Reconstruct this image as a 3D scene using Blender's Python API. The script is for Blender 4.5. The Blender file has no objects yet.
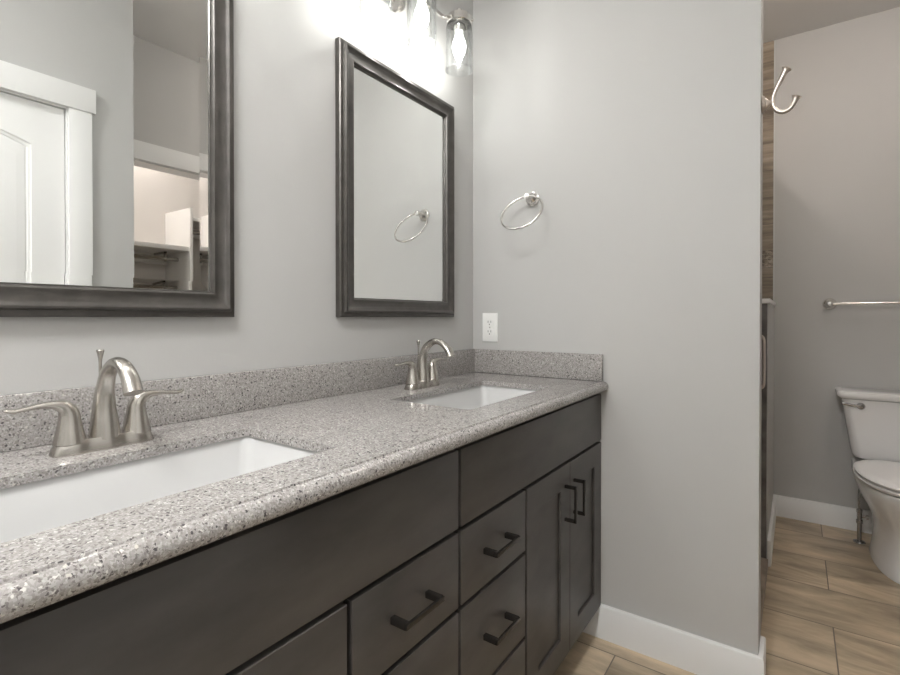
import bpy, bmesh, math, random
from mathutils import Vector, Matrix
random.seed(7)
PI = math.pi
C = bpy.context.scene.collection
S = bpy.context.scene
# ------------------------------------------------------------ camera, world, exposure
cam_d = bpy.data.cameras.new('camera'); cam = bpy.data.objects.new('camera', cam_d); C.objects.link(cam)
cam.location = (1.1076, 0.0, 1.138)
cam.rotation_euler = (PI/2 - 0.0068, 0, 0.6098)
cam_d.sensor_width = 36; cam_d.lens = 496/900*36; cam_d.shift_y = -17.1/900; cam_d.clip_start = 0.02
S.camera = cam
w = bpy.data.worlds.new('world'); S.world = w; w.use_nodes = True
w.node_tree.nodes['Background'].inputs[0].default_value = (0.8, 0.85, 1, 1)
w.node_tree.nodes['Background'].inputs[1].default_value = 0.3
S.view_settings.view_transform = 'Standard'; S.view_settings.look = 'None'
S.view_settings.gamma = 1; S.view_settings.use_curve_mapping = False
S.view_settings.exposure = 0.55
# lamp strengths (radiance of the glowing surfaces)
BULB = 12.0
BULB_WATT = 1.2
ENVELOPE = 1.8
BULB_COL = (1.0, 0.975, 0.94)
ROOM_FILL = 61.0  # added fill behind the camera, not a known fixture
TOILET_LAMP = 88.0
SHOWER_LAMP = 62.0
CLOSET_LAMP = 44.0
# measures
L = 1.753; XE = 1.017; L2 = 3.406; ZC = 2.7246; W1 = 1.467; W2 = 1.98; YB = -1.7; YR = 1.063
ZT = 0.911; ZB = 0.877; WC = 0.5414

# ------------------------------------------------------------ materials
def nt(name):
    m = bpy.data.materials.new(name); m.use_nodes = True
    n = m.node_tree.nodes; l = m.node_tree.links
    return m, n, l, n['Principled BSDF']
def mat(name, col, rough=0.5, metal=0.0, bump=0.0, bscale=60, spec=0.5, var=0.0, vscale=4, coat=0.0, stretch=None):
    m, n, l, b = nt(name)
    b.inputs['Base Color'].default_value = (*col, 1); b.inputs['Roughness'].default_value = rough
    b.inputs['Metallic'].default_value = metal; b.inputs['Specular IOR Level'].default_value = spec
    b.inputs['Coat Weight'].default_value = coat; b.inputs['Coat Roughness'].default_value = 0.08
    tc = n.new('ShaderNodeTexCoord'); mp = n.new('ShaderNodeMapping'); l.new(tc.outputs['Object'], mp.inputs[0])
    if stretch: mp.inputs['Scale'].default_value = stretch
    if var:
        nz = n.new('ShaderNodeTexNoise'); nz.inputs['Scale'].default_value = vscale; nz.inputs['Detail'].default_value = 4
        l.new(mp.outputs[0], nz.inputs['Vector'])
        r = n.new('ShaderNodeValToRGB'); r.color_ramp.elements[0].position = .3; r.color_ramp.elements[1].position = .7
        r.color_ramp.elements[0].color = (*[c*(1-var) for c in col], 1); r.color_ramp.elements[1].color = (*[min(1, c*(1+var)) for c in col], 1)
        l.new(nz.outputs['Fac'], r.inputs[0]); l.new(r.outputs[0], b.inputs['Base Color'])
    if bump:
        nz = n.new('ShaderNodeTexNoise'); nz.inputs['Scale'].default_value = bscale; nz.inputs['Detail'].default_value = 3
        l.new(mp.outputs[0], nz.inputs['Vector'])
        bp = n.new('ShaderNodeBump'); bp.inputs['Strength'].default_value = bump; bp.inputs['Distance'].default_value = .001
        l.new(nz.outputs['Fac'], bp.inputs['Height']); l.new(bp.outputs[0], b.inputs['Normal'])
    return m
def emis(name, col, s):
    m, n, l, b = nt(name); b.inputs['Base Color'].default_value = (.8, .8, .8, 1)
    b.inputs['Emission Color'].default_value = (*col, 1); b.inputs['Emission Strength'].default_value = s
    return m
M = {}
M['wall'] = mat('wall_paint', (.50, .497, .485), .55, bump=.12, bscale=220, spec=.25, var=.015, vscale=2)
M['ceiling'] = mat('ceiling_paint', (.76, .755, .745), .8, bump=.1, bscale=150, spec=.2)
M['trim'] = mat('white_trim_paint', (.80, .80, .79), .35, spec=.4)
M['closet'] = mat('closet_paint', (.62, .59, .56), .6, bump=.1, bscale=150, spec=.2)
M['melamine'] = mat('white_melamine', (.82, .81, .79), .3)
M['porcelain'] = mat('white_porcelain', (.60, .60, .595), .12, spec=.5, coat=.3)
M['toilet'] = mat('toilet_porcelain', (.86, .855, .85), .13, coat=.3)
M['seat'] = mat('toilet_seat_plastic', (.86, .845, .835), .28)
M['nickel'] = mat('brushed_nickel', (.50, .475, .44), .27, 1.0, bump=.05, bscale=400)
M['nickel_bright'] = mat('polished_nickel', (.74, .72, .69), .18, 1.0)
M['champagne'] = mat('satin_champagne_nickel', (.78, .72, .66), .36, 1.0)
M['chrome_dark'] = mat('plumbing_chrome', (.42, .41, .40), .22, 1.0)
M['frame'] = mat('pewter_frame', (.072, .066, .060), .33, .4, bump=.05, bscale=90, var=.2, vscale=30, spec=.7)
M['cabinet'] = mat('dark_stained_maple', (.062, .0565, .0525), .36, bump=.06, bscale=90, var=.22, vscale=6, spec=.45, stretch=(1, 1.2, 3.5))
M['carcass'] = mat('cabinet_shadow_wood', (.006, .005, .005), .7)  # near-black: shade of the gaps between fronts is put into this colour
M['pull'] = mat('black_bronze_pull', (.055, .050, .046), .24, .75)
M['plastic'] = mat('white_outlet_plastic', (.84, .84, .82), .3)
M['slot'] = mat('dark_slot', (.04, .04, .04), .6)
M['curb'] = mat('brown_stone_curb', (.27, .22, .175), .45, var=.25, vscale=12, bump=.1)
M['dark_tile'] = mat('dark_grey_shower_tile', (.135, .125, .12), .35, var=.35, vscale=14, bump=.1)
M['rubber'] = mat('clear_seal_strip', (.55, .56, .54), .4)
M['filament'] = emis('glowing_filament', BULB_COL, BULB)
m = bpy.data.materials.new('bulb_glass'); m.use_nodes = True; n = m.node_tree.nodes; l = m.node_tree.links; n.clear()
o_ = n.new('ShaderNodeOutputMaterial'); tr = n.new('ShaderNodeBsdfTransparent'); em = n.new('ShaderNodeEmission'); ad = n.new('ShaderNodeAddShader')
em.inputs[0].default_value = (*BULB_COL, 1); em.inputs[1].default_value = ENVELOPE; tr.inputs[0].default_value = (.9, .9, .9, 1)
l.new(tr.outputs[0], ad.inputs[0]); l.new(em.outputs[0], ad.inputs[1]); l.new(ad.outputs[0], o_.inputs[0]); M['bulb'] = m
M['fill_room'] = emis('added_fill_room', (1, .995, .985), ROOM_FILL)
M['diffuser_toilet'] = emis('lamp_diffuser_toilet', (1, .91, .84), TOILET_LAMP)
M['diffuser_shower'] = emis('lamp_diffuser_shower', (1, .90, .82), SHOWER_LAMP)
M['diffuser_closet'] = emis('lamp_diffuser_closet', (1, .93, .88), CLOSET_LAMP)
m, n, l, b = nt('mirror_silver'); b.inputs['Base Color'].default_value = (.93, .94, .93, 1); b.inputs['Metallic'].default_value = 1; b.inputs['Roughness'].default_value = 0
M['mirror'] = m
def glass(name, tint, refl=1.0, ior=1.5):
    m = bpy.data.materials.new(name); m.use_nodes = True; n = m.node_tree.nodes; l = m.node_tree.links; n.clear()
    o = n.new('ShaderNodeOutputMaterial'); t = n.new('ShaderNodeBsdfTransparent'); g = n.new('ShaderNodeBsdfGlossy'); mx = n.new('ShaderNodeMixShader')
    lw = n.new('ShaderNodeLayerWeight'); lw.inputs['Blend'].default_value = .28
    mu = n.new('ShaderNodeMath'); mu.operation = 'MULTIPLY'; mu.inputs[1].default_value = refl
    t.inputs[0].default_value = (*tint, 1); g.inputs['Roughness'].default_value = .03; g.inputs[0].default_value = (.95, .95, .95, 1)
    l.new(lw.outputs['Fresnel'], mu.inputs[0]); l.new(mu.outputs[0], mx.inputs[0]); l.new(t.outputs[0], mx.inputs[1]); l.new(g.outputs[0], mx.inputs[2]); l.new(mx.outputs[0], o.inputs[0])
    return m
M['shade'] = glass('clear_jar_glass', (.975, .985, .985), .62)
M['pane'] = glass('clear_shower_glass', (.95, .965, .955), .8)
M['filament'].cycles.emission_sampling = 'NONE'; M['bulb'].cycles.emission_sampling = 'NONE'   # the point lamps inside light the room
# granite
def granite():
    m, n, l, b = nt('speckled_granite')
    tc = n.new('ShaderNodeTexCoord')
    wn = n.new('ShaderNodeTexNoise'); wn.inputs['Scale'].default_value = 330; wn.inputs['Detail'].default_value = 2; l.new(tc.outputs['Object'], wn.inputs['Vector'])
    ws = n.new('ShaderNodeVectorMath'); ws.operation = 'SCALE'; ws.inputs['Scale'].default_value = .005; l.new(wn.outputs['Color'], ws.inputs[0])
    warp = n.new('ShaderNodeVectorMath'); warp.operation = 'ADD'; l.new(tc.outputs['Object'], warp.inputs[0]); l.new(ws.outputs[0], warp.inputs[1])
    def vor(sc, off):
        mp = n.new('ShaderNodeMapping'); mp.inputs['Location'].default_value = (off, off*2, off*3); l.new(warp.outputs[0], mp.inputs[0])
        v = n.new('ShaderNodeTexVoronoi'); v.inputs['Scale'].default_value = sc; l.new(mp.outputs[0], v.inputs['Vector'])
        s = n.new('ShaderNodeSeparateColor'); l.new(v.outputs['Color'], s.inputs[0]); return v, s
    v1, s1 = vor(420, 0)
    r = n.new('ShaderNodeValToRGB'); cr = r.color_ramp; cr.interpolation = 'CONSTANT'
    cols = [(0, (.20, .185, .178)), (.08, (.265, .245, .232)), (.20, (.305, .288, .278)), (.42, (.345, .328, .316)), (.66, (.385, .370, .355)), (.86, (.44, .425, .41)), (.965, (.60, .58, .55))]
    cr.elements[0].position = 0; cr.elements[0].color = (*cols[0][1], 1); cr.elements[1].position = cols[1][0]; cr.elements[1].color = (*cols[1][1], 1)
    for p, c in cols[2:]:
        e = cr.elements.new(p); e.color = (*c, 1)
    l.new(s1.outputs[0], r.inputs[0])
    cur = r.outputs[0]
    for sc, off, frac, size, col in ((210, 3.3, .105, .42, (.085, .078, .08)), (300, 5.9, .12, .42, (.14, .125, .125)), (190, 9.1, .04, .36, (.52, .49, .45))):
        v2, s2 = vor(sc, off)
        gt = n.new('ShaderNodeMath'); gt.operation = 'LESS_THAN'; gt.inputs[1].default_value = frac; l.new(s2.outputs[1], gt.inputs[0])
        lt = n.new('ShaderNodeMath'); lt.operation = 'LESS_THAN'; lt.inputs[1].default_value = size; l.new(v2.outputs['Distance'], lt.inputs[0])
        an = n.new('ShaderNodeMath'); an.operation = 'MULTIPLY'; l.new(gt.outputs[0], an.inputs[0]); l.new(lt.outputs[0], an.inputs[1])
        mx = n.new('ShaderNodeMix'); mx.data_type = 'RGBA'; l.new(an.outputs[0], mx.inputs['Factor']); l.new(cur, mx.inputs['A']); mx.inputs['B'].default_value = (*col, 1)
        cur = mx.outputs['Result']
    l.new(cur, b.inputs['Base Color'])
    b.inputs['Roughness'].default_value = .12; b.inputs['Specular IOR Level'].default_value = .5
    return m
M['granite'] = granite()
def tile(name, ux, uy, bw, bh, offx, offy, mortar, cols, grain, mort_col, rough=.4, rot=.2, half=.5):
    """brick-laid wood-look tile; ux, uy pick the coordinate axes"""
    m, n, l, b = nt(name)
    tc = n.new('ShaderNodeTexCoord'); sp = n.new('ShaderNodeSeparateXYZ'); l.new(tc.outputs['Object'], sp.inputs[0])
    cb = n.new('ShaderNodeCombineXYZ'); l.new(sp.outputs[ux], cb.inputs[0]); l.new(sp.outputs[uy], cb.inputs[1])
    mp = n.new('ShaderNodeMapping'); mp.inputs['Location'].default_value = (offx, offy, 0); l.new(cb.outputs[0], mp.inputs[0])
    br = n.new('ShaderNodeTexBrick'); br.inputs['Scale'].default_value = 1; br.inputs['Brick Width'].default_value = bw; br.inputs['Row Height'].default_value = bh
    br.inputs['Mortar Size'].default_value = mortar; br.inputs['Mortar Smooth'].default_value = .1; br.offset = half
    br.inputs['Color1'].default_value = (0, 0, 0, 1); br.inputs['Color2'].default_value = (1, 1, 1, 1); br.inputs['Mortar'].default_value = (0.5, 0.5, 0.5, 1)
    l.new(mp.outputs[0], br.inputs['Vector'])
    # grain, shifted per tile
    sc = n.new('ShaderNodeVectorMath'); sc.operation = 'SCALE'; sc.inputs['Scale'].default_value = 13.7; l.new(br.outputs['Color'], sc.inputs[0])
    ad = n.new('ShaderNodeVectorMath'); ad.operation = 'ADD'; l.new(mp.outputs[0], ad.inputs[0]); l.new(sc.outputs[0], ad.inputs[1])
    m2 = n.new('ShaderNodeMapping'); m2.inputs['Rotation'].default_value = (0, 0, rot); m2.inputs['Scale'].default_value = grain; l.new(ad.outputs[0], m2.inputs[0])
    nz = n.new('ShaderNodeTexNoise'); nz.inputs['Scale'].default_value = 1; nz.inputs['Detail'].default_value = 6; nz.inputs['Roughness'].default_value = .62; nz.inputs['Distortion'].default_value = .5
    l.new(m2.outputs[0], nz.inputs['Vector'])
    r = n.new('ShaderNodeValToRGB'); cr = r.color_ramp
    cr.elements[0].position = .34; cr.elements[0].color = (*cols[0], 1); cr.elements[1].position = .66; cr.elements[1].color = (*cols[2], 1)
    e = cr.elements.new(.5); e.color = (*cols[1], 1)
    l.new(nz.outputs['Fac'], r.inputs[0])
    hs = n.new('ShaderNodeHueSaturation'); l.new(r.outputs[0], hs.inputs['Color'])
    mr = n.new('ShaderNodeMapRange'); mr.inputs['To Min'].default_value = .84; mr.inputs['To Max'].default_value = 1.12; l.new(br.outputs['Color'], mr.inputs['Value']); l.new(mr.outputs[0], hs.inputs['Value'])
    mx = n.new('ShaderNodeMix'); mx.data_type = 'RGBA'; l.new(br.outputs['Fac'], mx.inputs['Factor']); l.new(hs.outputs[0], mx.inputs['A']); mx.inputs['B'].default_value = (*mort_col, 1)
    l.new(mx.outputs['Result'], b.inputs['Base Color']); b.inputs['Roughness'].default_value = rough
    inv = n.new('ShaderNodeMath'); inv.operation = 'SUBTRACT'; inv.inputs[0].default_value = 1; l.new(br.outputs['Fac'], inv.inputs[1])
    bp = n.new('ShaderNodeBump'); bp.inputs['Strength'].default_value = .5; bp.inputs['Distance'].default_value = .0015; l.new(inv.outputs[0], bp.inputs['Height']); l.new(bp.outputs[0], b.inputs['Normal'])
    return m
M['floor'] = tile('wood_look_floor_tile', 0, 1, .61, .305, -1.222+.61*6, .151, .0022,
                  [(.27, .215, .15), (.46, .37, .26), (.66, .53, .375)], (2.0, 8, 1), (.17, .14, .11), .38, rot=.42)
M['shower_tile'] = tile('wood_look_shower_tile', 0, 2, .61, .155, .2, .03, .002,
                  [(.13, .105, .08), (.25, .205, .155), (.36, .305, .24)], (2, 22, 1), (.16, .13, .10), .35, rot=.02)
M['mosaic'] = tile('stone_mosaic_band', 0, 2, .034, .025, 0, 0, .0016,
                  [(.07, .055, .045), (.20, .16, .12), (.45, .39, .32)], (40, 60, 1), (.30, .26, .21), .3)

# ------------------------------------------------------------ mesh helpers
def box(bm, x0, x1, y0, y1, z0, z1, bev=0, seg=2):
    vs = [bm.verts.new((x, y, z)) for x in (x0, x1) for y in (y0, y1) for z in (z0, z1)]
    fs = [(0, 1, 3, 2), (4, 6, 7, 5), (0, 4, 5, 1), (2, 3, 7, 6), (0, 2, 6, 4), (1, 5, 7, 3)]
    F = [bm.faces.new([vs[i] for i in f]) for f in fs]
    bmesh.ops.recalc_face_normals(bm, faces=F)
    if bev:
        es = list({e for f in F for e in f.edges})
        bmesh.ops.bevel(bm, geom=es, offset=bev, segments=seg, affect='EDGES', profile=.6)
def obj(name, bm, m, parent=None, smooth=True, angle=35, loc=None):
    bmesh.ops.remove_doubles(bm, verts=bm.verts, dist=1e-6)
    bmesh.ops.recalc_face_normals(bm, faces=bm.faces)
    me = bpy.data.meshes.new(name); bm.to_mesh(me); bm.free()
    if smooth:
        for p in me.polygons: p.use_smooth = True
        me.set_sharp_from_angle(angle=math.radians(angle))
    me.materials.append(M[m] if isinstance(m, str) else m)
    o = bpy.data.objects.new(name, me); C.objects.link(o)
    if parent: o.parent = parent
    if loc: o.location = loc
    return o
def NB(): return bmesh.new()
def boxes(name, m, parent, *bs, bev=0, **k):
    bm = NB()
    for b_ in bs: box(bm, *b_, bev=bev)
    return obj(name, bm, m, parent, **k)
def thing(name, label, cat, loc=(0, 0, 0), rz=0, group=None):
    o = bpy.data.objects.new(name, None); C.objects.link(o); o.location = loc; o.rotation_euler = (0, 0, rz)
    o.empty_display_size = .05
    tag(o, label, cat, group); return o
def tag(o, label, cat, group=None):
    o['label'] = label; o['category'] = cat
    if group: o['group'] = group
    return o
def struct(o): o['kind'] = 'structure'; return o
def dup(root, loc, label=None, group=None, rz=None):
    r = root.copy(); C.objects.link(r); r.location = loc
    if rz is not None: r.rotation_euler = (0, 0, rz)
    if label: r['label'] = label
    if group: r['group'] = group
    for ch in list(root.children):
        c = ch.copy(); C.objects.link(c); c.parent = r
        for g in list(ch.children):
            d = g.copy(); C.objects.link(d); d.parent = c
    return r
def rings(bm, rs, cap0=True, cap1=True, closed=True):
    """bridge successive rings of points (each same length)"""
    R = [[bm.verts.new(p) for p in r] for r in rs]
    n = len(R[0])
    for a, b_ in zip(R, R[1:]):
        for i in range(n if closed else n-1):
            j = (i+1) % n
            bm.faces.new((a[i], a[j], b_[j], b_[i]))
    if cap0: bm.faces.new(R[0][::-1])
    if cap1: bm.faces.new(R[-1])
    return R
def lathe(bm, prof, n=32, o=(0, 0, 0), axis='Z', cap0=True, cap1=True):
    """prof: list of (r, h)"""
    rs = []
    for r, h in prof:
        r = max(r, 1e-5); ring = []
        for i in range(n):
            a = 2*PI*i/n; x, y = r*math.cos(a), r*math.sin(a)
            p = {'Z': (x, y, h), 'X': (h, x, y), 'Y': (y, h, x)}[axis]
            ring.append((p[0]+o[0], p[1]+o[1], p[2]+o[2]))
        rs.append(ring)
    rings(bm, rs, cap0, cap1)
def catmull(pts, k=8):
    """pts: tuples of any length, interpolated smoothly"""
    out = []; P = [pts[0]] + list(pts) + [pts[-1]]
    for i in range(1, len(P)-2):
        for s in range(k):
            t = s/k
            out.append(tuple(.5*((2*b_)+(-a+c)*t+(2*a-5*b_+4*c-d)*t*t+(-a+3*b_-3*c+d)*t**3) for a, b_, c, d in zip(P[i-1], P[i], P[i+1], P[i+2])))
    out.append(tuple(pts[-1])); return out
def sweep(bm, pts, n=16, side=(0, 1, 0), k=8, closed=False):
    """pts: (x,y,z,a,b): a = radius across 'side', b = radius in the other direction"""
    pts = catmull(pts, k) if k else pts
    V = [Vector(p[:3]) for p in pts]; rs = []
    for i, p in enumerate(pts):
        t = (V[min(i+1, len(V)-1)] - V[max(i-1, 0)]).normalized()
        s = Vector(side); s = (s - t*s.dot(t)).normalized(); u = t.cross(s)
        rs.append([tuple(V[i] + s*p[3]*math.cos(2*PI*j/n) + u*p[4]*math.sin(2*PI*j/n)) for j in range(n)])
    rings(bm, rs)
def tube(bm, a, b_, r, n=16):
    a, b_ = Vector(a), Vector(b_); t = (b_-a).normalized(); s = t.orthogonal().normalized(); u = t.cross(s)
    rings(bm, [[tuple(p + s*r*math.cos(2*PI*j/n) + u*r*math.sin(2*PI*j/n)) for j in range(n)] for p in (a, b_)])
def rrect(x0, x1, y0, y1, r, z, k=6):
    out = []
    for cx, cy, a0 in ((x1-r, y1-r, 0), (x0+r, y1-r, PI/2), (x0+r, y0+r, PI), (x1-r, y0+r, 1.5*PI)):
        for i in range(k+1):
            a = a0 + PI/2*i/k; out.append((cx+r*math.cos(a), cy+r*math.sin(a), z))
    return out

# ------------------------------------------------------------ setting
T = .117
def wall(name, *bs, m='wall'): return struct(boxes(name, m, None, *bs, smooth=False))
struct(boxes('floor', 'floor', None, (-.1, 2.95, YB-.1, L2+.1, -.1, 0), smooth=False))
struct(boxes('ceiling', 'ceiling', None, (-.1, 2.95, YB-.1, L2+.1, ZC, ZC+.1), smooth=False))
wall('wall_left', (-.1, 0, YB-.1, L+T, 0, ZC))
wall('wall_end', (0, XE, L, L+T, 0, ZC))
wall('wall_back', (0, 2.95, YB-.1, YB, 0, ZC))
# wall opposite the vanity with a doorway
DY0, DY1, DZ = .035, .805, 2.03
wall('wall_right', (W1, W1+T, YB, DY0, 0, ZC), (W1, W1+T, DY1, YR, 0, ZC), (W1, W1+T, DY0, DY1, DZ, ZC), (W1+T, W2+T, YR-T, YR, 0, ZC))
CY0, CY1, CZ = 1.20, 2.15, 2.03
wall('wall_closet_side', (W2, W2+T, YR, CY0, 0, ZC), (W2, W2+T, CY1, L2, 0, ZC), (W2, W2+T, CY0, CY1, CZ, ZC))
wall('wall_toilet', (.999, W2+T, L2, L2+.1, 0, ZC))
wall('wall_closet', (2.70, 2.80, .9, 2.9, 0, ZC), (W2+T, 2.70, .9, 1.0, 0, ZC), (W2+T, 2.70, 2.8, 2.9, 0, ZC), m='closet')
# shower enclosure
zb0, zb1 = 1.42, 1.525
wall('wall_shower_back', (-.1, .999, L2, L2+.1, 0, ZC), m='shower_tile')
wall('wall_shower_left', (-.1, 0, L+T, L2, 0, ZC), m='shower_tile')
wall('wall_shower_front', (.0, XE-.03, L+T, L+T+.008, 0, ZC), m='shower_tile')
struct(boxes('trim_1', 'mosaic', None, (0, .997, L2-.004, L2, zb0, zb1), smooth=False))
struct(boxes('trim_2', 'rubber', None, (.996, 1.003, L2-.006, L2, 1.2, ZC), smooth=False))
# knee wall between shower and toilet
PX0, PX1, PY = .885, 1.002, 2.68
struct(boxes('wall_knee', 'wall', None, (PX0+.01, PX1, PY+.006, L2, 0, 1.20), smooth=False))
struct(boxes('wall_knee_tile', 'dark_tile', None, (PX0, PX1-.004, PY, PY+.006, .03, 1.2), (PX0, PX0+.01, PY+.006, L2, .03, 1.2), smooth=False))
struct(boxes('trim_3', 'trim', None, (PX0-.008, PX1+.008, PY-.01, L2, 1.20, 1.222), bev=.003))
struct(boxes('trim_4', 'curb', None, (PX0, 1.006, L+T, PY, 0, .035), bev=.003))
# baseboards (profile with eased top edge)
def baseboard(name, pts, z=.117, t=.015):
    """pts: path of the wall face, board lies to its right-hand side"""
    bm = NB(); P = [Vector(p) for p in pts]; prof = [(0, 0), (t, 0), (t, z-.006), (t-.003, z-.001), (t-.006, z), (0, z)]
    offs = []
    for i, p in enumerate(P):
        d0 = (P[i]-P[i-1]).normalized() if i else (P[1]-P[0]).normalized()
        d1 = (P[i+1]-P[i]).normalized() if i < len(P)-1 else d0
        n0, n1 = Vector((d0.y, -d0.x)), Vector((d1.y, -d1.x)); nn = (n0+n1); nn = nn/nn.dot(n0)
        offs.append(nn)
    rs = [[(p.x+o.x*a, p.y+o.y*a, h) for a, h in prof] for p, o in zip(P, offs)]
    rings(bm, rs); return struct(obj(name, bm, 'trim'))
baseboard('baseboard_end', [(WC-.0775, L), (XE, L), (XE, L+T-.002)])
baseboard('baseboard_knee', [(PX1, PY), (PX1, L2), (W2, L2), (W2, CY1+.1)])
baseboard('baseboard_right', [(W1, DY0-.1), (W1, YB), (.0, YB), (0, -.1)])
baseboard('baseboard_corner', [(W2, CY0-.1), (W2, YR), (W1, YR), (W1, DY1+.1)])

# door 1 : white arch-top two-panel door in craftsman casing
def casing(name, x, y0, y1, z, parent_kind=True, hz=.104, lw=.085):
    bm = NB()
    box(bm, x-.018, x, y0-lw, y0, 0, z, .0015); box(bm, x-.018, x, y1, y1+lw, 0, z, .0015)
    box(bm, x-.024, x, y0-lw-.013, y1+lw+.013, z, z+hz, .002)
    box(bm, x, x+T, y0, y0+.005, 0, z); box(bm, x, x+T, y1-.005, y1, 0, z); box(bm, x, x+T, y0+.005, y1-.005, z-.005, z)
    box(bm, x+.050, x+.062, y0+.014, y0+.026, 0, z-.014); box(bm, x+.050, x+.062, y1-.026, y1-.014, 0, z-.014)
    return struct(obj(name, bm, 'trim'))
casing('trim_5', W1, DY0, DY1, DZ)
casing('trim_6', W2, CY0, CY1, CZ)
def door_leaf():
    y0, y1, z0, z1 = DY0+.008, DY1-.008, .01, DZ-.008
    xf = W1+.010; xb = xf+.036
    bm = NB()
    st = .112; yc = (y0+y1)/2; hw = (y1-y0)/2-st
    def arch(inset, z_lo, z_sp, rise, k=18):
        pts = [(yc-hw+inset, z_lo+inset), (yc+hw-inset, z_lo+inset)]
        for i in range(k+1):
            t = 1-2*i/k
            pts.append((yc+t*(hw-inset), z_sp-inset + rise*(1-abs(t)**2.0)))
        return pts
    # face pieces around the panel openings : fill outer rectangle with holes
    outer = [(y0, z0), (y1, z0), (y1, z1), (y0, z1)]
    P1 = lambda i: arch(i, 1.05, 1.845, .055)
    P2 = lambda i: [(yc-hw+i, .26+i), (yc+hw-i, .26+i), (yc+hw-i, .90-i), (yc-hw+i, .90-i)]
    edges = []
    def loop(pts, x):
        v = [bm.verts.new((x, a, c)) for a, c in pts]
        return v, [bm.edges.new((v[i], v[(i+1) % len(v)])) for i in range(len(v))]
    vo, eo = loop(outer, xf); edges += eo
    hv = []
    for P in (P1, P2):
        v, e = loop(P(0), xf); edges += e; hv.append((P, v))
    bmesh.ops.triangle_fill(bm, edges=edges, use_beauty=True)
    for P, v in hv:
        prev = v
        for ins, dx in ((.003, .005), (.011, .0075), (.013, .011), (.017, .011), (.019, .009), (.046, .003), (.050, .0025)):
            cur = [bm.verts.new((xf+dx, a, c)) for a, c in P(ins)]
            for i in range(len(cur)):
                j = (i+1) % len(cur); bm.faces.new((prev[i], prev[j], cur[j], cur[i]))
            prev = cur
        bm.faces.new(prev)
    vb = [bm.verts.new((xb, a, c)) for a, c in outer]
    for i in range(4):
        j = (i+1) % 4; bm.faces.new((vo[i], vo[j], vb[j], vb[i]))
    bm.faces.new(vb)
    d = struct(obj('door_1', bm, 'trim', angle=20))
    bm = NB(); lathe(bm, [(.0, -.001), (.030, -.001), (.032, -.005), (.014, -.010), (.010, -.028), (.021, -.038), (.027, -.050), (.022, -.062), (.0, -.066)], 24, (xf, y0+.065, .96), 'X')
    k = obj('door_knob', bm, 'nickel', d); k['label'] = 'brushed nickel door knob'
door_leaf()

# ------------------------------------------------------------ closet fittings (seen in the left mirror)
t = thing('closet_organizer', 'white closet divider panel with shelves on both sides, reflected in the left mirror', 'closet organizer', (2.52, 1.795, 0))
boxes('divider_panel', 'melamine', t, (-.17, .18, -.010, .010, 0, 1.895), bev=.001)
boxes('shelf', 'melamine', t, (-.15, .18, -.793, -.010, 1.595, 1.625), bev=.001)
boxes('shelf', 'melamine', t, (-.15, .18, .010, 1.003, 1.81, 1.835), bev=.001)
boxes('cleat', 'melamine', t, (.16, .18, -.793, -.010, 1.52, 1.595), (.16, .18, .010, 1.003, 1.74, 1.81), bev=.001)
bm = NB(); tube(bm, (.0, -.793, 1.545), (.0, -.010, 1.545), .014); tube(bm, (.0, .010, 1.755), (.0, 1.003, 1.755), .014)
obj('hanging_rod', bm, 'nickel', t)
bm = NB()
box(bm, -.012, .012, -.10, -.09, 1.525, 1.595, .001); box(bm, -.012, .17, -.10, -.09, 1.58, 1.595, .001)
obj('rod_bracket', bm, 'chrome_dark', t)

# ------------------------------------------------------------ vanity cabinets
def pull(parent, y, z, vertical=False):
    """square bar pull with two legs"""
    bm = NB(); x0 = WC; h = .054; s = .0050; o = .037; y -= .006 if not vertical else .002
    if vertical:
        box(bm, x0+o-.007, x0+o, y-s, y+s, z-h, z+h, .001); box(bm, x0, x0+o-.003, y-s, y+s, z+h-.009, z+h, .001); box(bm, x0, x0+o-.003, y-s, y+s, z-h, z-h+.009, .001)
    else:
        for sg in (-1, 1):
            ya, yb = sorted((y+sg*h, y+sg*(h-.011)))
            box(bm, x0, x0+o-.003, ya, yb, z-.0060, z+.0060, .001)
        box(bm, x0+o-.006, x0+o, y-h, y+h, z-.0048, z+.0048, .001)
    return obj('handle', bm, 'pull', parent)
def slab(name, parent, y0, y1, z0, z1): return boxes(name, 'cabinet', parent, (WC-.019, WC, y0, y1, z0, z1), bev=.0012)
def shaker(parent, y0, y1, z0, z1, rail=.070):
    bm = NB(); xf = WC; xb = WC-.019; xp = WC-.0065
    o_ = [(y0, z0), (y1, z0), (y1, z1), (y0, z1)]; i_ = [(y0+rail, z0+rail), (y1-rail, z0+rail), (y1-rail, z1-rail), (y0+rail, z1-rail)]
    e = .0012
    def ring(pts, x, ins=0):
        cy, cz = (y0+y1)/2, (z0+z1)/2
        return [(x, a+(ins if a < cy else -ins), c+(ins if c < cz else -ins)) for a, c in pts]
    rs = [ring(o_, xb), ring(o_, xf-e), ring(o_, xf, e), ring(i_, xf, 0), ring(i_, xf-e, e), ring(i_, xp-.010, e), ring(i_, xp-.010, .0050), ring(i_, xp, .0055)]
    rings(bm, rs)
    return obj('door', bm, 'cabinet', parent, angle=25)
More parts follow.
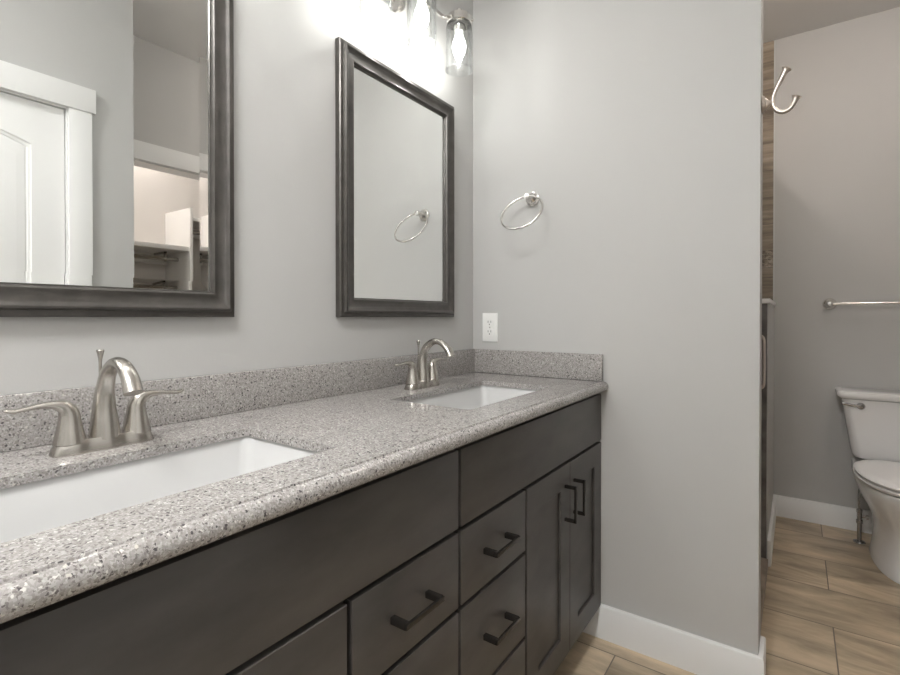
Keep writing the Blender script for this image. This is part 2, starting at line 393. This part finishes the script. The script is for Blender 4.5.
def vanity(label, y0, y1, drawers_left, ends):
    t = thing('vanity_cabinet', label, 'cabinet', (0, 0, 0), group=None)
    ym = y0+.306 if drawers_left else y1-.307          # split between drawers and doors
    g = .0050
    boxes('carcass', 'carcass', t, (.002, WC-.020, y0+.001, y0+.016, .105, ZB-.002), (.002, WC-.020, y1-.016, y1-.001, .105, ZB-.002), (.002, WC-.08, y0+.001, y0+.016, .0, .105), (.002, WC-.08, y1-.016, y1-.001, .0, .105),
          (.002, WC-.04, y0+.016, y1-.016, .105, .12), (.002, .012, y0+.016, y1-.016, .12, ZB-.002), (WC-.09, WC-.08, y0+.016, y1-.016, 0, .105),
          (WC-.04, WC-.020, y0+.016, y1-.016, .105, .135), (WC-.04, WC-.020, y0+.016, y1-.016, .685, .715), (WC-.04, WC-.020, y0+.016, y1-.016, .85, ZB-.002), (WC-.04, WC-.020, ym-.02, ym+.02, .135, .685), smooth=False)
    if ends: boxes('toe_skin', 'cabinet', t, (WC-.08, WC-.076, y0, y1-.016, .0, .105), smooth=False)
    slab('false_front', t, y0+g, y1-g, .6992+g, ZB-.012)
    da, db = (y0, ym) if drawers_left else (ym, y1)
    for z0, z1, hz in ((.5357, .6992, .6195), (.3174, .5357, .428), (.108, .3174, .213)):
        d = slab('drawer', t, da+g, db-g, z0+g, z1-g); pull(d, (da+db)/2, hz)
    a, b_ = (ym, y1) if drawers_left else (y0, ym); mid = (a+b_)/2
    for p0, p1, hy in ((a, mid, mid-.038), (mid, b_, mid+.033)):
        d = shaker(t, p0+(g if p0 == a else .001), p1-(g if p1 == b_ else .001), .108+g, .6992-g); pull(d, hy, .582, True)
    return t
vanity('dark stained vanity cabinet beside the end wall, three drawers left of two panelled doors', .846, L-.001, True, True)
vanity('dark stained vanity cabinet under the near left sink, three drawers at its right end', -.066, .846, False, True)

# ------------------------------------------------------------ countertop with splashes
SX0, SX1 = .188, .454
SINKS = ((.095, .594), (1.022, 1.519))
t = thing('granite_countertop', 'grey speckled granite countertop with upstand splashes along both walls', 'countertop', (0, 0, 0))
bm = NB(); y0, y1 = -.08, L-.001; XF = .5455
edges = []
def eloop(pts):
    v = [bm.verts.new(p) for p in pts]; e = [bm.edges.new((v[i], v[(i+1) % len(v)])) for i in range(len(v))]; return v, e
vo, eo = eloop([(.001, y0, ZT), (XF, y0, ZT), (XF, y1, ZT), (.001, y1, ZT)]); edges += eo
for a, b_ in SINKS:
    v, e = eloop(rrect(SX0, SX1, a, b_, .012, ZT)); edges += e
bmesh.ops.triangle_fill(bm, edges=edges, use_beauty=True)
r = bmesh.ops.extrude_face_region(bm, geom=list(bm.faces))
for v in r['geom']:
    if isinstance(v, bmesh.types.BMVert): v.co.z = ZT-.016
prof = [(XF, ZT), (.5485, ZT), (.5495, ZT-.0025), (.5525, ZT-.0022), (.5580, ZT-.0045), (.5625, ZT-.009), (.5650, ZT-.0155), (.5650, ZT-.0215), (.5635, ZT-.027), (.5600, ZT-.031), (.5540, ZB), (XF-.02, ZB), (XF-.02, ZT-.010)]
rings(bm, [[(x, y, z) for x, z in prof] for y in (y0, y1)])
obj('slab', bm, 'granite', t, angle=28)
boxes('backsplash', 'granite', t, (.001, .020, y0, L-.001, ZT+.0006, 1.006), bev=.0015)
boxes('side_splash', 'granite', t, (.0206, .547, L-.021, L-.001, ZT+.0012, 1.006), bev=.0015)

# ------------------------------------------------------------ sinks
def sink(y0, y1, label):
    yc = (y0+y1)/2; t = thing('undermount_sink', label, 'sink', (0, yc, 0)); a, b_ = y0-yc, y1-yc
    bm = NB(); e = .006
    def rr(d, z, r): return rrect(SX0-e+d, SX1+e-d, a-e+d, b_+e-d, r, z)
    f = ZT-.017
    rs = [rr(-.022, f-.010, .03), rr(-.022, f, .03), rr(-.001, f, .024), rr(0.001, f-.004, .022), rr(.010, f-.06, .026), rr(.018, f-.105, .032), rr(.028, f-.122, .036), rr(.050, f-.131, .04), rr(.095, f-.134, .03)]
    rings(bm, rs, cap0=False, cap1=True)
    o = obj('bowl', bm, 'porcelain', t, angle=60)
    md = o.modifiers.new('s', 'SOLIDIFY'); md.thickness = .006; md.offset = -1
    bm = NB(); lathe(bm, [(0, f-.1325), (.021, f-.1325), (.024, f-.1305), (.027, f-.1325), (.024, f-.136), (0, f-.136)], 28, ((SX0+SX1)/2, 0, 0))
    obj('drain', bm, 'nickel', t)
    return t
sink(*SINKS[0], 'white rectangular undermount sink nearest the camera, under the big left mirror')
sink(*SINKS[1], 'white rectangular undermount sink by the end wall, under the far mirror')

# ------------------------------------------------------------ faucets
def faucet():
    t = thing('faucet', 'brushed nickel two-handle faucet behind the near left sink', 'faucet', (.117, .364, ZT), group=None)
    bm = NB(); n = 72
    def outline(s, z):
        out = []
        for i in range(n):
            a = 2*PI*i/n; c, sn = math.cos(a), math.sin(a)
            y = .0775*s*math.copysign(abs(c)**.75, c); 
            lobe = .0255 - .0045*(1-math.cos(2*PI*y/.0508*1.0))/2 if abs(y) < .0508 else .0255
            x = lobe*s*math.copysign(abs(sn)**.55, sn)
            out.append((x, y, z))
        return out
    rs = [outline(1, 0), outline(1, .002), outline(.965, .010), outline(.90, .020), outline(.86, .0225), outline(.6, .0232)]
    rings(bm, rs); obj('base', bm, 'nickel', t, angle=50)
    bm = NB()
    sweep(bm, [(0, 0, .018, .0245, .0245), (0, 0, .040, .0215, .0215), (-.001, 0, .070, .0178, .0178), (.003, 0, .102, .0145, .0142), (.018, 0, .132, .0125, .0120), (.047, 0, .1495, .0118, .0098), (.076, 0, .1455, .0125, .0096), (.099, 0, .1280, .0138, .0105), (.113, 0, .104, .0152, .0122)], 24, (0, 1, 0))
    obj('spout', bm, 'nickel', t, angle=50)
    for s in (-1, 1):
        y = s*.0508; bm = NB()
        sweep(bm, [(0, y, .018, .0235, .0235), (0, y, .034, .0200, .0200), (0, y, .052, .0160, .0165), (0, y+s*.001, .066, .0135, .0145), (0, y+s*.007, .0775, .0115, .0120), (0, y+s*.020, .0835, .0100, .0078), (0, y+s*.038, .0850, .0088, .0052), (0, y+s*.055, .0832, .0085, .0042), (0, y+s*.072, .0812, .0085, .0040), (0, y+s*.081, .0832, .0070, .0032), (0, y+s*.085, .0845, .0030, .0015)], 20, (1, 0, 0))
        obj('handle', bm, 'nickel', t, angle=50)
    bm = NB(); lathe(bm, [(.0026, .015), (.0026, .146), (.0032, .153), (.0052, .163), (.0064, .1675), (.0056, .1695), (0, .1695)], 16, (-.017, 0, 0))
    obj('lift_rod', bm, 'nickel', t)
    return t
f0 = faucet()
f1 = dup(f0, (.117, 1.263, ZT), 'brushed nickel two-handle faucet behind the far sink near the end wall')
for c in f1.children:
    if c.name.startswith('lift_rod'): c.location.z = -.019       # pushed down, the near one is pulled up

# ------------------------------------------------------------ framed mirrors
def mirror(name_label, y0):
    H, Wd = .813, .588
    t = thing('framed_mirror', name_label, 'mirror', (0, y0, 1.138))
    prof = [(0, .001), (0, .017), (.003, .0205), (.012, .0215), (.0135, .026), (.0160, .0305), (.0195, .0315), (.0235, .0290), (.029, .0240), (.037, .0210), (.045, .0212), (.0485, .0235), (.0515, .0238), (.0540, .0215), (.0555, .0165), (.0580, .0155), (.0590, .0105), (.0590, .001)]
    bm = NB(); rs = []
    for d, x in prof:
        rs.append([(x, d, d), (x, Wd-d, d), (x, Wd-d, H-d), (x, d, H-d)])
    rs.append(rs[0]); R = [[bm.verts.new(p) for p in r] for r in rs[:-1]]; R.append(R[0])
    for a, b_ in zip(R, R[1:]):
        for i in range(4):
            j = (i+1) % 4; bm.faces.new((a[i], a[j], b_[j], b_[i]))
    obj('frame', bm, 'frame', t, angle=32)
    bm = NB(); e = .0592; bv = .020; up = .00080; xg = .010
    o_ = [(xg+up, e, e), (xg+up, Wd-e, e), (xg+up, Wd-e, H-e), (xg+up, e, H-e)]
    i_ = [(xg, e+bv, e+bv), (xg, Wd-e-bv, e+bv), (xg, Wd-e-bv, H-e-bv), (xg, e+bv, H-e-bv)]
    b0 = [(.004, y, z) for _, y, z in o_]
    rings(bm, [b0, o_, i_])
    g = obj('mirror_glass', bm, 'mirror', t, smooth=False); g['label'] = 'bevelled mirror glass'
    return t
mirror('large dark-framed mirror above the near left sink, reflecting a white door and closet', .0825)
mirror('dark-framed mirror above the far sink beside the end wall, reflecting the towel ring', .9995)

# ------------------------------------------------------------ vanity lights
def vanity_light(yc, label):
    t = thing('vanity_light', label, 'wall light', (0, yc, 2.215))
    bm = NB(); lathe(bm, [(0, .001), (.062, .001), (.064, .006), (.060, .014), (.045, .022), (.020, .027), (0, .028)], 40, (0, 0, 0), 'X'); obj('canopy', bm, 'nickel_bright', t)
    bm = NB(); tube(bm, (.02, 0, 0), (.062, 0, 0), .009); box(bm, .056, .068, -.213, .213, -.007, .007, .002); obj('crossbar', bm, 'nickel_bright', t)
    for dy in (-.213, 0, .213):
        bm = NB(); tube(bm, (.060, dy, 0), (.128, dy, 0), .006); tube(bm, (.128, dy, .006), (.128, dy, -.02), .010)
        lathe(bm, [(0, -.012), (.030, -.014), (.0435, -.020), (.0450, -.024), (.0450, -.044), (.0425, -.046), (.0425, -.026), (.021, -.024), (.019, -.026), (.019, -.068), (.0165, -.072), (0, -.072)], 36, (.128, dy, 0))
        for k in range(3):
            a = 2*PI*k/3+.5; tube(bm, (.128+.040*math.cos(a), dy+.040*math.sin(a), -.034), (.128+.052*math.cos(a), dy+.052*math.sin(a), -.034), .004, 10)
        arm = obj('lamp_arm', bm, 'nickel_bright', t)
        bm = NB(); R_ = .0475; z0, z1 = -.030, -.208
        po = [(.0405, z0), (.0405, z0-.014), (.043, z0-.020), (.0465, z0-.030), (R_, z0-.042), (R_, z1+.006), (R_+.0012, z1+.003), (R_+.0008, z1), (R_-.0018, z1-.0008)]
        pi_ = [(R_-.0038, z1+.001), (R_-.0032, z1+.006), (R_-.0028, z0-.042), (.0437, z0-.031), (.0400, z0-.022), (.0380, z0-.014), (.0380, z0)]
        lathe(bm, po+pi_+[po[0]], 48, (.128, dy, 0), cap0=False, cap1=False)
        g = obj('glass_shade', bm, 'shade', t, angle=60); g['label'] = 'clear glass jar shade'
        bm = NB(); lathe(bm, [(0, -.070), (.0125, -.070), (.0135, -.082), (.0165, -.093), (.0225, -.108), (.0255, -.122), (.0235, -.138), (.0175, -.152), (.0120, -.163), (.0095, -.173), (.0060, -.178), (0, -.180)], 24, (.128, dy, 0))
        b_ = obj('bulb', bm, 'bulb', t, angle=80); b_['label'] = 'glowing bulb'
        bm = NB(); lathe(bm, [(0, -.108), (.004, -.108), (.0045, -.122), (.004, -.136), (0, -.136)], 12, (.128, dy, 0))
        fl = obj('filament', bm, 'filament', b_, angle=80)

    return t
vl = vanity_light(1.245, 'three-shade nickel vanity light with clear glass jars above the far mirror')
dup(vl, (0, .365, 2.215), 'three-shade nickel vanity light above the large left mirror, just out of frame')
for yc in (1.245, .365):
    for dy in (-.213, 0, .213):          # the light of each glowing filament
        ld = bpy.data.lights.new('bulb_light', 'POINT'); ld.energy = BULB_WATT; ld.color = BULB_COL; ld.shadow_soft_size = .003
        lo = bpy.data.objects.new('bulb_light', ld); C.objects.link(lo); lo.location = (.128, yc+dy, 2.215-.144)

# ------------------------------------------------------------ outlet
t = thing('electrical_outlet', 'white duplex wall outlet just above the side splash', 'outlet', (.0845, L, 1.096))
bm = NB(); box(bm, -.035, .035, -.006, -.0002, -.058, .058, .0018, ); obj('cover_plate', bm, 'plastic', t)
for z in (-.0195, .0195):
    bm = NB(); rings(bm, [[(x, y_, zz) for x, zz, _ in rrect(-.0165, .0165, z-.0145, z+.0145, .009, 0)] for y_ in (-.0055, -.0085)])
    r_ = obj('receptacle', bm, 'plastic', t)
    bm = NB()
    for x in (-.0065, .0065): box(bm, x-.0011, x+.0011, -.0088, -.0084, z-.001, z+.0075)
    lathe(bm, [(0, -.0088), (.0024, -.0088), (.0024, -.0084), (0, -.0084)], 12, (0, 0, z-.0075), 'Y')
    obj('slots', bm, 'slot', r_, smooth=False)
bm = NB(); lathe(bm, [(0, -.0068), (.003, -.0066), (.0034, -.0058), (0, -.0058)], 14, (0, 0, 0), 'Y'); obj('screw', bm, 'nickel_bright', t)

# ------------------------------------------------------------ towel ring
t = thing('towel_ring', 'round nickel towel ring mounted on the end wall above the outlet', 'towel ring', (.274, L, 1.592))
bm = NB()
lathe(bm, [(0, -.0005), (.026, -.0005), (.0275, -.004), (.0265, -.008), (.022, -.010), (.0215, -.014), (.017, -.021), (.0105, -.027), (.0085, -.033), (.0085, -.044), (.0115, -.048), (.0125, -.054), (.0105, -.060), (0, -.062)], 36, (0, 0, 0), 'Y')
obj('wall_mount', bm, 'nickel_bright', t)
bm = NB(); th = math.radians(34); R_ = .081; n1, n2 = 64, 10
rs = []
cz = Vector((0, -.053-R_*math.sin(th), -R_*math.cos(th))); a_ = Vector((1, 0, 0)); b_ = Vector((0, math.sin(th), math.cos(th))); nn = a_.cross(b_)
for i in range(n1):
    p = 2*PI*i/n1; d = a_*math.cos(p)+b_*math.sin(p)
    rs.append([bm.verts.new(cz+d*(R_+.0043*math.cos(2*PI*j/n2))+nn*.0043*math.sin(2*PI*j/n2)) for j in range(n2)])
for i in range(n1):
    for j in range(n2):
        bm.faces.new((rs[i][j], rs[(i+1) % n1][j], rs[(i+1) % n1][(j+1) % n2], rs[i][(j+1) % n2]))
obj('ring', bm, 'nickel_bright', t, angle=80)

# ------------------------------------------------------------ robe hook on the wall end
t = thing('robe_hook', 'double-pronged nickel robe hook on the end of the wall by the shower', 'hook', (XE, 1.803, 1.79))
bm = NB(); lathe(bm, [(0, .0005), (.024, .0005), (.0255, .003), (.024, .007), (.019, .009), (.018, .012), (.011, .017), (.0075, .022), (.007, .030), (0, .031)], 32, (0, 0, 0), 'X')
obj('wall_mount', bm, 'champagne', t)
bm = NB(); sweep(bm, [(.028, 0, .004, .006, .0050), (.031, 0, .022, .0065, .0055), (.040, 0, .046, .0075, .0065), (.051, 0, .068, .0090, .0078), (.0585, 0, .084, .0110, .0088), (.0615, 0, .090, .0125, .0100), (.0635, 0, .0935, .0150, .0135)], 16, (0, 1, 0)); obj('upper_prong', bm, 'champagne', t)
bm = NB(); sweep(bm, [(.029, 0, .008, .006, .0050), (.031, 0, -.012, .0065, .0058), (.041, 0, -.028, .0070, .0060), (.056, 0, -.034, .0075, .0060), (.071, 0, -.029, .0080, .0062), (.081, 0, -.015, .0095, .0068), (.086, 0, -.002, .0115, .0080), (.088, 0, .0035, .0140, .0120)], 16, (0, 1, 0)); obj('lower_prong', bm, 'champagne', t)

# ------------------------------------------------------------ towel bar
t = thing('towel_bar', 'straight nickel towel bar on the wall above the toilet', 'towel bar', (1.255, L2, 1.209))
for x in (0, .61):
    bm = NB(); lathe(bm, [(0, -.0005), (.030, -.0005), (.0320, -.004), (.0300, -.009), (.024, -.014), (.016, -.023), (.010, -.034), (.010, -.052), (.0135, -.056), (.0145, -.064), (.011, -.072), (0, -.073)], 32, (x, 0, 0), 'Y')
    obj('wall_mount', bm, 'nickel_bright', t)
bm = NB(); tube(bm, (.006, -.063, 0), (.604, -.063, 0), .0065); obj('bar', bm, 'nickel_bright', t)

# ------------------------------------------------------------ shower door and glass panel
t = thing('shower_door', 'clear glass shower door with nickel loop handle, seen in the gap beside the wall', 'shower door', (.940, L+T+.02, .04))
boxes('glass_pane', 'pane', t, (-.004, .004, 0, .785, 0, 1.95), bev=.001)
bm = NB()
for s, z0, z1 in ((1, .82, 1.055),):
    y = .715; zc0, zc1 = z0-.04, z1-.04
    sweep(bm, [(.004, y, zc1, .006, .006), (.030, y, zc1, .006, .006), (.043, y, zc1-.004, .006, .006), (.049, y, zc1-.018, .006, .006), (.050, y, zc1-.05, .006, .006), (.050, y, zc0+.05, .006, .006), (.049, y, zc0+.018, .006, .006), (.043, y, zc0+.004, .006, .006), (.030, y, zc0, .006, .006), (.004, y, zc0, .006, .006)], 14, (0, 1, 0))
obj('handle', bm, 'champagne', t)
bm = NB()
for z in (.22, 1.68): box(bm, -.012, .012, -.018, .045, z, z+.09, .002)
obj('hinge', bm, 'nickel', t)
t = thing('shower_glass_panel', 'fixed clear glass shower panel standing on the knee wall cap', 'glass panel', (.940, PY+.01, 1.223))
boxes('glass_pane', 'pane', t, (-.004, .004, 0, L2-PY-.014, .008, .80), bev=.001)
boxes('channel', 'nickel', t, (-.008, .008, 0, L2-PY-.012, 0, .012), bev=.001)

# ------------------------------------------------------------ toilet
TX = 1.512
t = thing('toilet', 'white two-piece toilet with closed lid against the far wall', 'toilet', (TX, L2, 0))
def egg(f0, f1, hw, z, n=56, sq=1.0, back=.75):
    """outline from f0 (back) to f1 (front), half width hw; the room is toward -y"""
    fc = f0 + (f1-f0)*.42; out = []
    for i in range(n):
        a = 2*PI*i/n; c, s = math.cos(a), math.sin(a)
        if s >= 0: f = fc + (f1-fc)*s; x = hw*math.copysign(abs(c)**.92, c)
        else: f = fc - (fc-f0)*abs(s)**back; x = hw*math.copysign(abs(c)**.72, c)
        out.append((x, -f, z))
    return out
bm = NB()
rings(bm, [egg(.13, .60, .110, 0), egg(.13, .60, .114, .012), egg(.135, .585, .107, .045), egg(.14, .575, .100, .11), egg(.14, .58, .101, .17), egg(.12, .60, .109, .215), egg(.10, .635, .130, .26), egg(.085, .675, .155, .31), egg(.075, .705, .171, .355), egg(.07, .718, .178, .385), egg(.075, .716, .176, .396), egg(.09, .70, .165, .399)])
obj('bowl', bm, 'toilet', t, angle=60)
bm = NB(); box(bm, -.165, .165, -.27, -.030, .33, .402, .018, 4); obj('tank_deck', bm, 'toilet', t, angle=60)
bm = NB(); rings(bm, [egg(.215, .712, .173, .402), egg(.21, .722, .180, .406), egg(.21, .724, .182, .414), egg(.215, .716, .175, .419)]); obj('seat', bm, 'seat', t, angle=60)
bm = NB(); rings(bm, [egg(.215, .712, .174, .4225), egg(.21, .722, .180, .426), egg(.21, .724, .181, .434), egg(.22, .712, .171, .440), egg(.26, .66, .13, .4425), egg(.36, .52, .04, .4435)]); obj('seat_lid', bm, 'seat', t, angle=60)
for s in (-1, 1):
    bm = NB(); box(bm, s*.075-.022, s*.075+.022, -.235, -.213, .4192, .4225, .001, 2); obj('seat_hinge', bm, 'seat', t)
def tk(wd, f1, z, r=.035, f0=.018): return [(x, -y, z) for x, y, _ in rrect(-wd/2, wd/2, f0, f1, r, 0, 8)]
bm = NB(); rings(bm, [tk(.24, .150, .4025, .04, .05), tk(.26, .160, .421, .04, .05), tk(.325, .188, .430), tk(.342, .194, .448), tk(.425, .212, .724)]); obj('tank', bm, 'toilet', t, angle=50)
bm = NB(); rings(bm, [tk(.43, .216, .7255), tk(.455, .227, .730), tk(.468, .232, .741, .03), tk(.468, .232, .754, .03), tk(.458, .228, .762, .028), tk(.42, .21, .765, .028)]); obj('tank_lid', bm, 'toilet', t, angle=50)
bm = NB(); lathe(bm, [(0, -.206), (.017, -.208), (.017, -.214), (.013, -.222), (0, -.224)], 24, (-.140, 0, .694), 'Y')
sweep(bm, [(-.140, -.219, .694, .0050, .0050), (-.170, -.221, .696, .0045, .006), (-.205, -.222, .702, .0035, .006), (-.216, -.222, .704, .002, .004)], 12, (0, 1, 0))
h = obj('flush_lever', bm, 'chrome_dark', t); h['label'] = 'dark chrome flush lever'

# supply stop beside the bowl
t = thing('water_supply_valve', 'chrome floor supply valve and hose behind the left side of the toilet', 'supply valve', (1.372, 3.235, 0))
bm = NB(); lathe(bm, [(0, 0.0005), (.026, .0005), (.024, .006), (.014, .010), (0, .010)], 28); obj('escutcheon', bm, 'chrome_dark', t)
bm = NB(); lathe(bm, [(.0095, .008), (.0095, .095), (.0135, .097), (.0135, .112), (.0105, .115), (.0105, .150), (.0125, .152), (.0125, .165), (.006, .170), (0, .170)], 20)
obj('riser', bm, 'chrome_dark', t)
bm = NB(); tube(bm, (0, 0, .132), (.026, 0, .132), .006); rings(bm, [[(x, .017*math.cos(2*PI*i/24), .132+.011*math.sin(2*PI*i/24)) for i in range(24)] for x in (.026, .036)]); h = obj('stop_handle', bm, 'nickel_bright', t)
bm = NB(); sweep(bm, [(0, 0, .165, .0055, .0055), (-.002, .0, .22, .0055, .0055), (.006, .02, .30, .0055, .0055), (.02, .045, .36, .0055, .0055), (.024, .055, .405, .0055, .0055)], 12, (1, 0, 0)); obj('hose', bm, 'chrome_dark', t)

# ------------------------------------------------------------ ceiling lamps (all above the frame)
def flush_lamp(x, y, r, m, label):
    t = thing('ceiling_light', label, 'ceiling light', (x, y, ZC))
    bm = NB(); lathe(bm, [(0, -.0005), (r*.8, -.0005), (r*.8, -.012), (r*.3, -.016), (.015, -.02), (.015, -.06), (0, -.06)], 40); obj('rim', bm, 'nickel_bright', t)
    bm = NB(); lathe(bm, [(0, -.061), (r*.5, -.063), (r*.85, -.072), (r, -.088), (r*.96, -.108), (r*.7, -.128), (r*.3, -.138), (0, -.140)], 40); d = obj('diffuser', bm, m, t, angle=80)
    return t
flush_lamp(.85, -.55, .22, 'fill_room', 'added round fill light on the unseen bathroom ceiling behind the camera')  # fixture added as general fill for the vanity room
flush_lamp(1.56, 2.36, .055, 'diffuser_toilet', 'round flush ceiling light in front of the toilet')
flush_lamp(.42, 2.60, .07, 'diffuser_shower', 'small round ceiling light inside the shower')
flush_lamp(2.38, 1.45, .10, 'diffuser_closet', 'round flush ceiling light inside the closet')
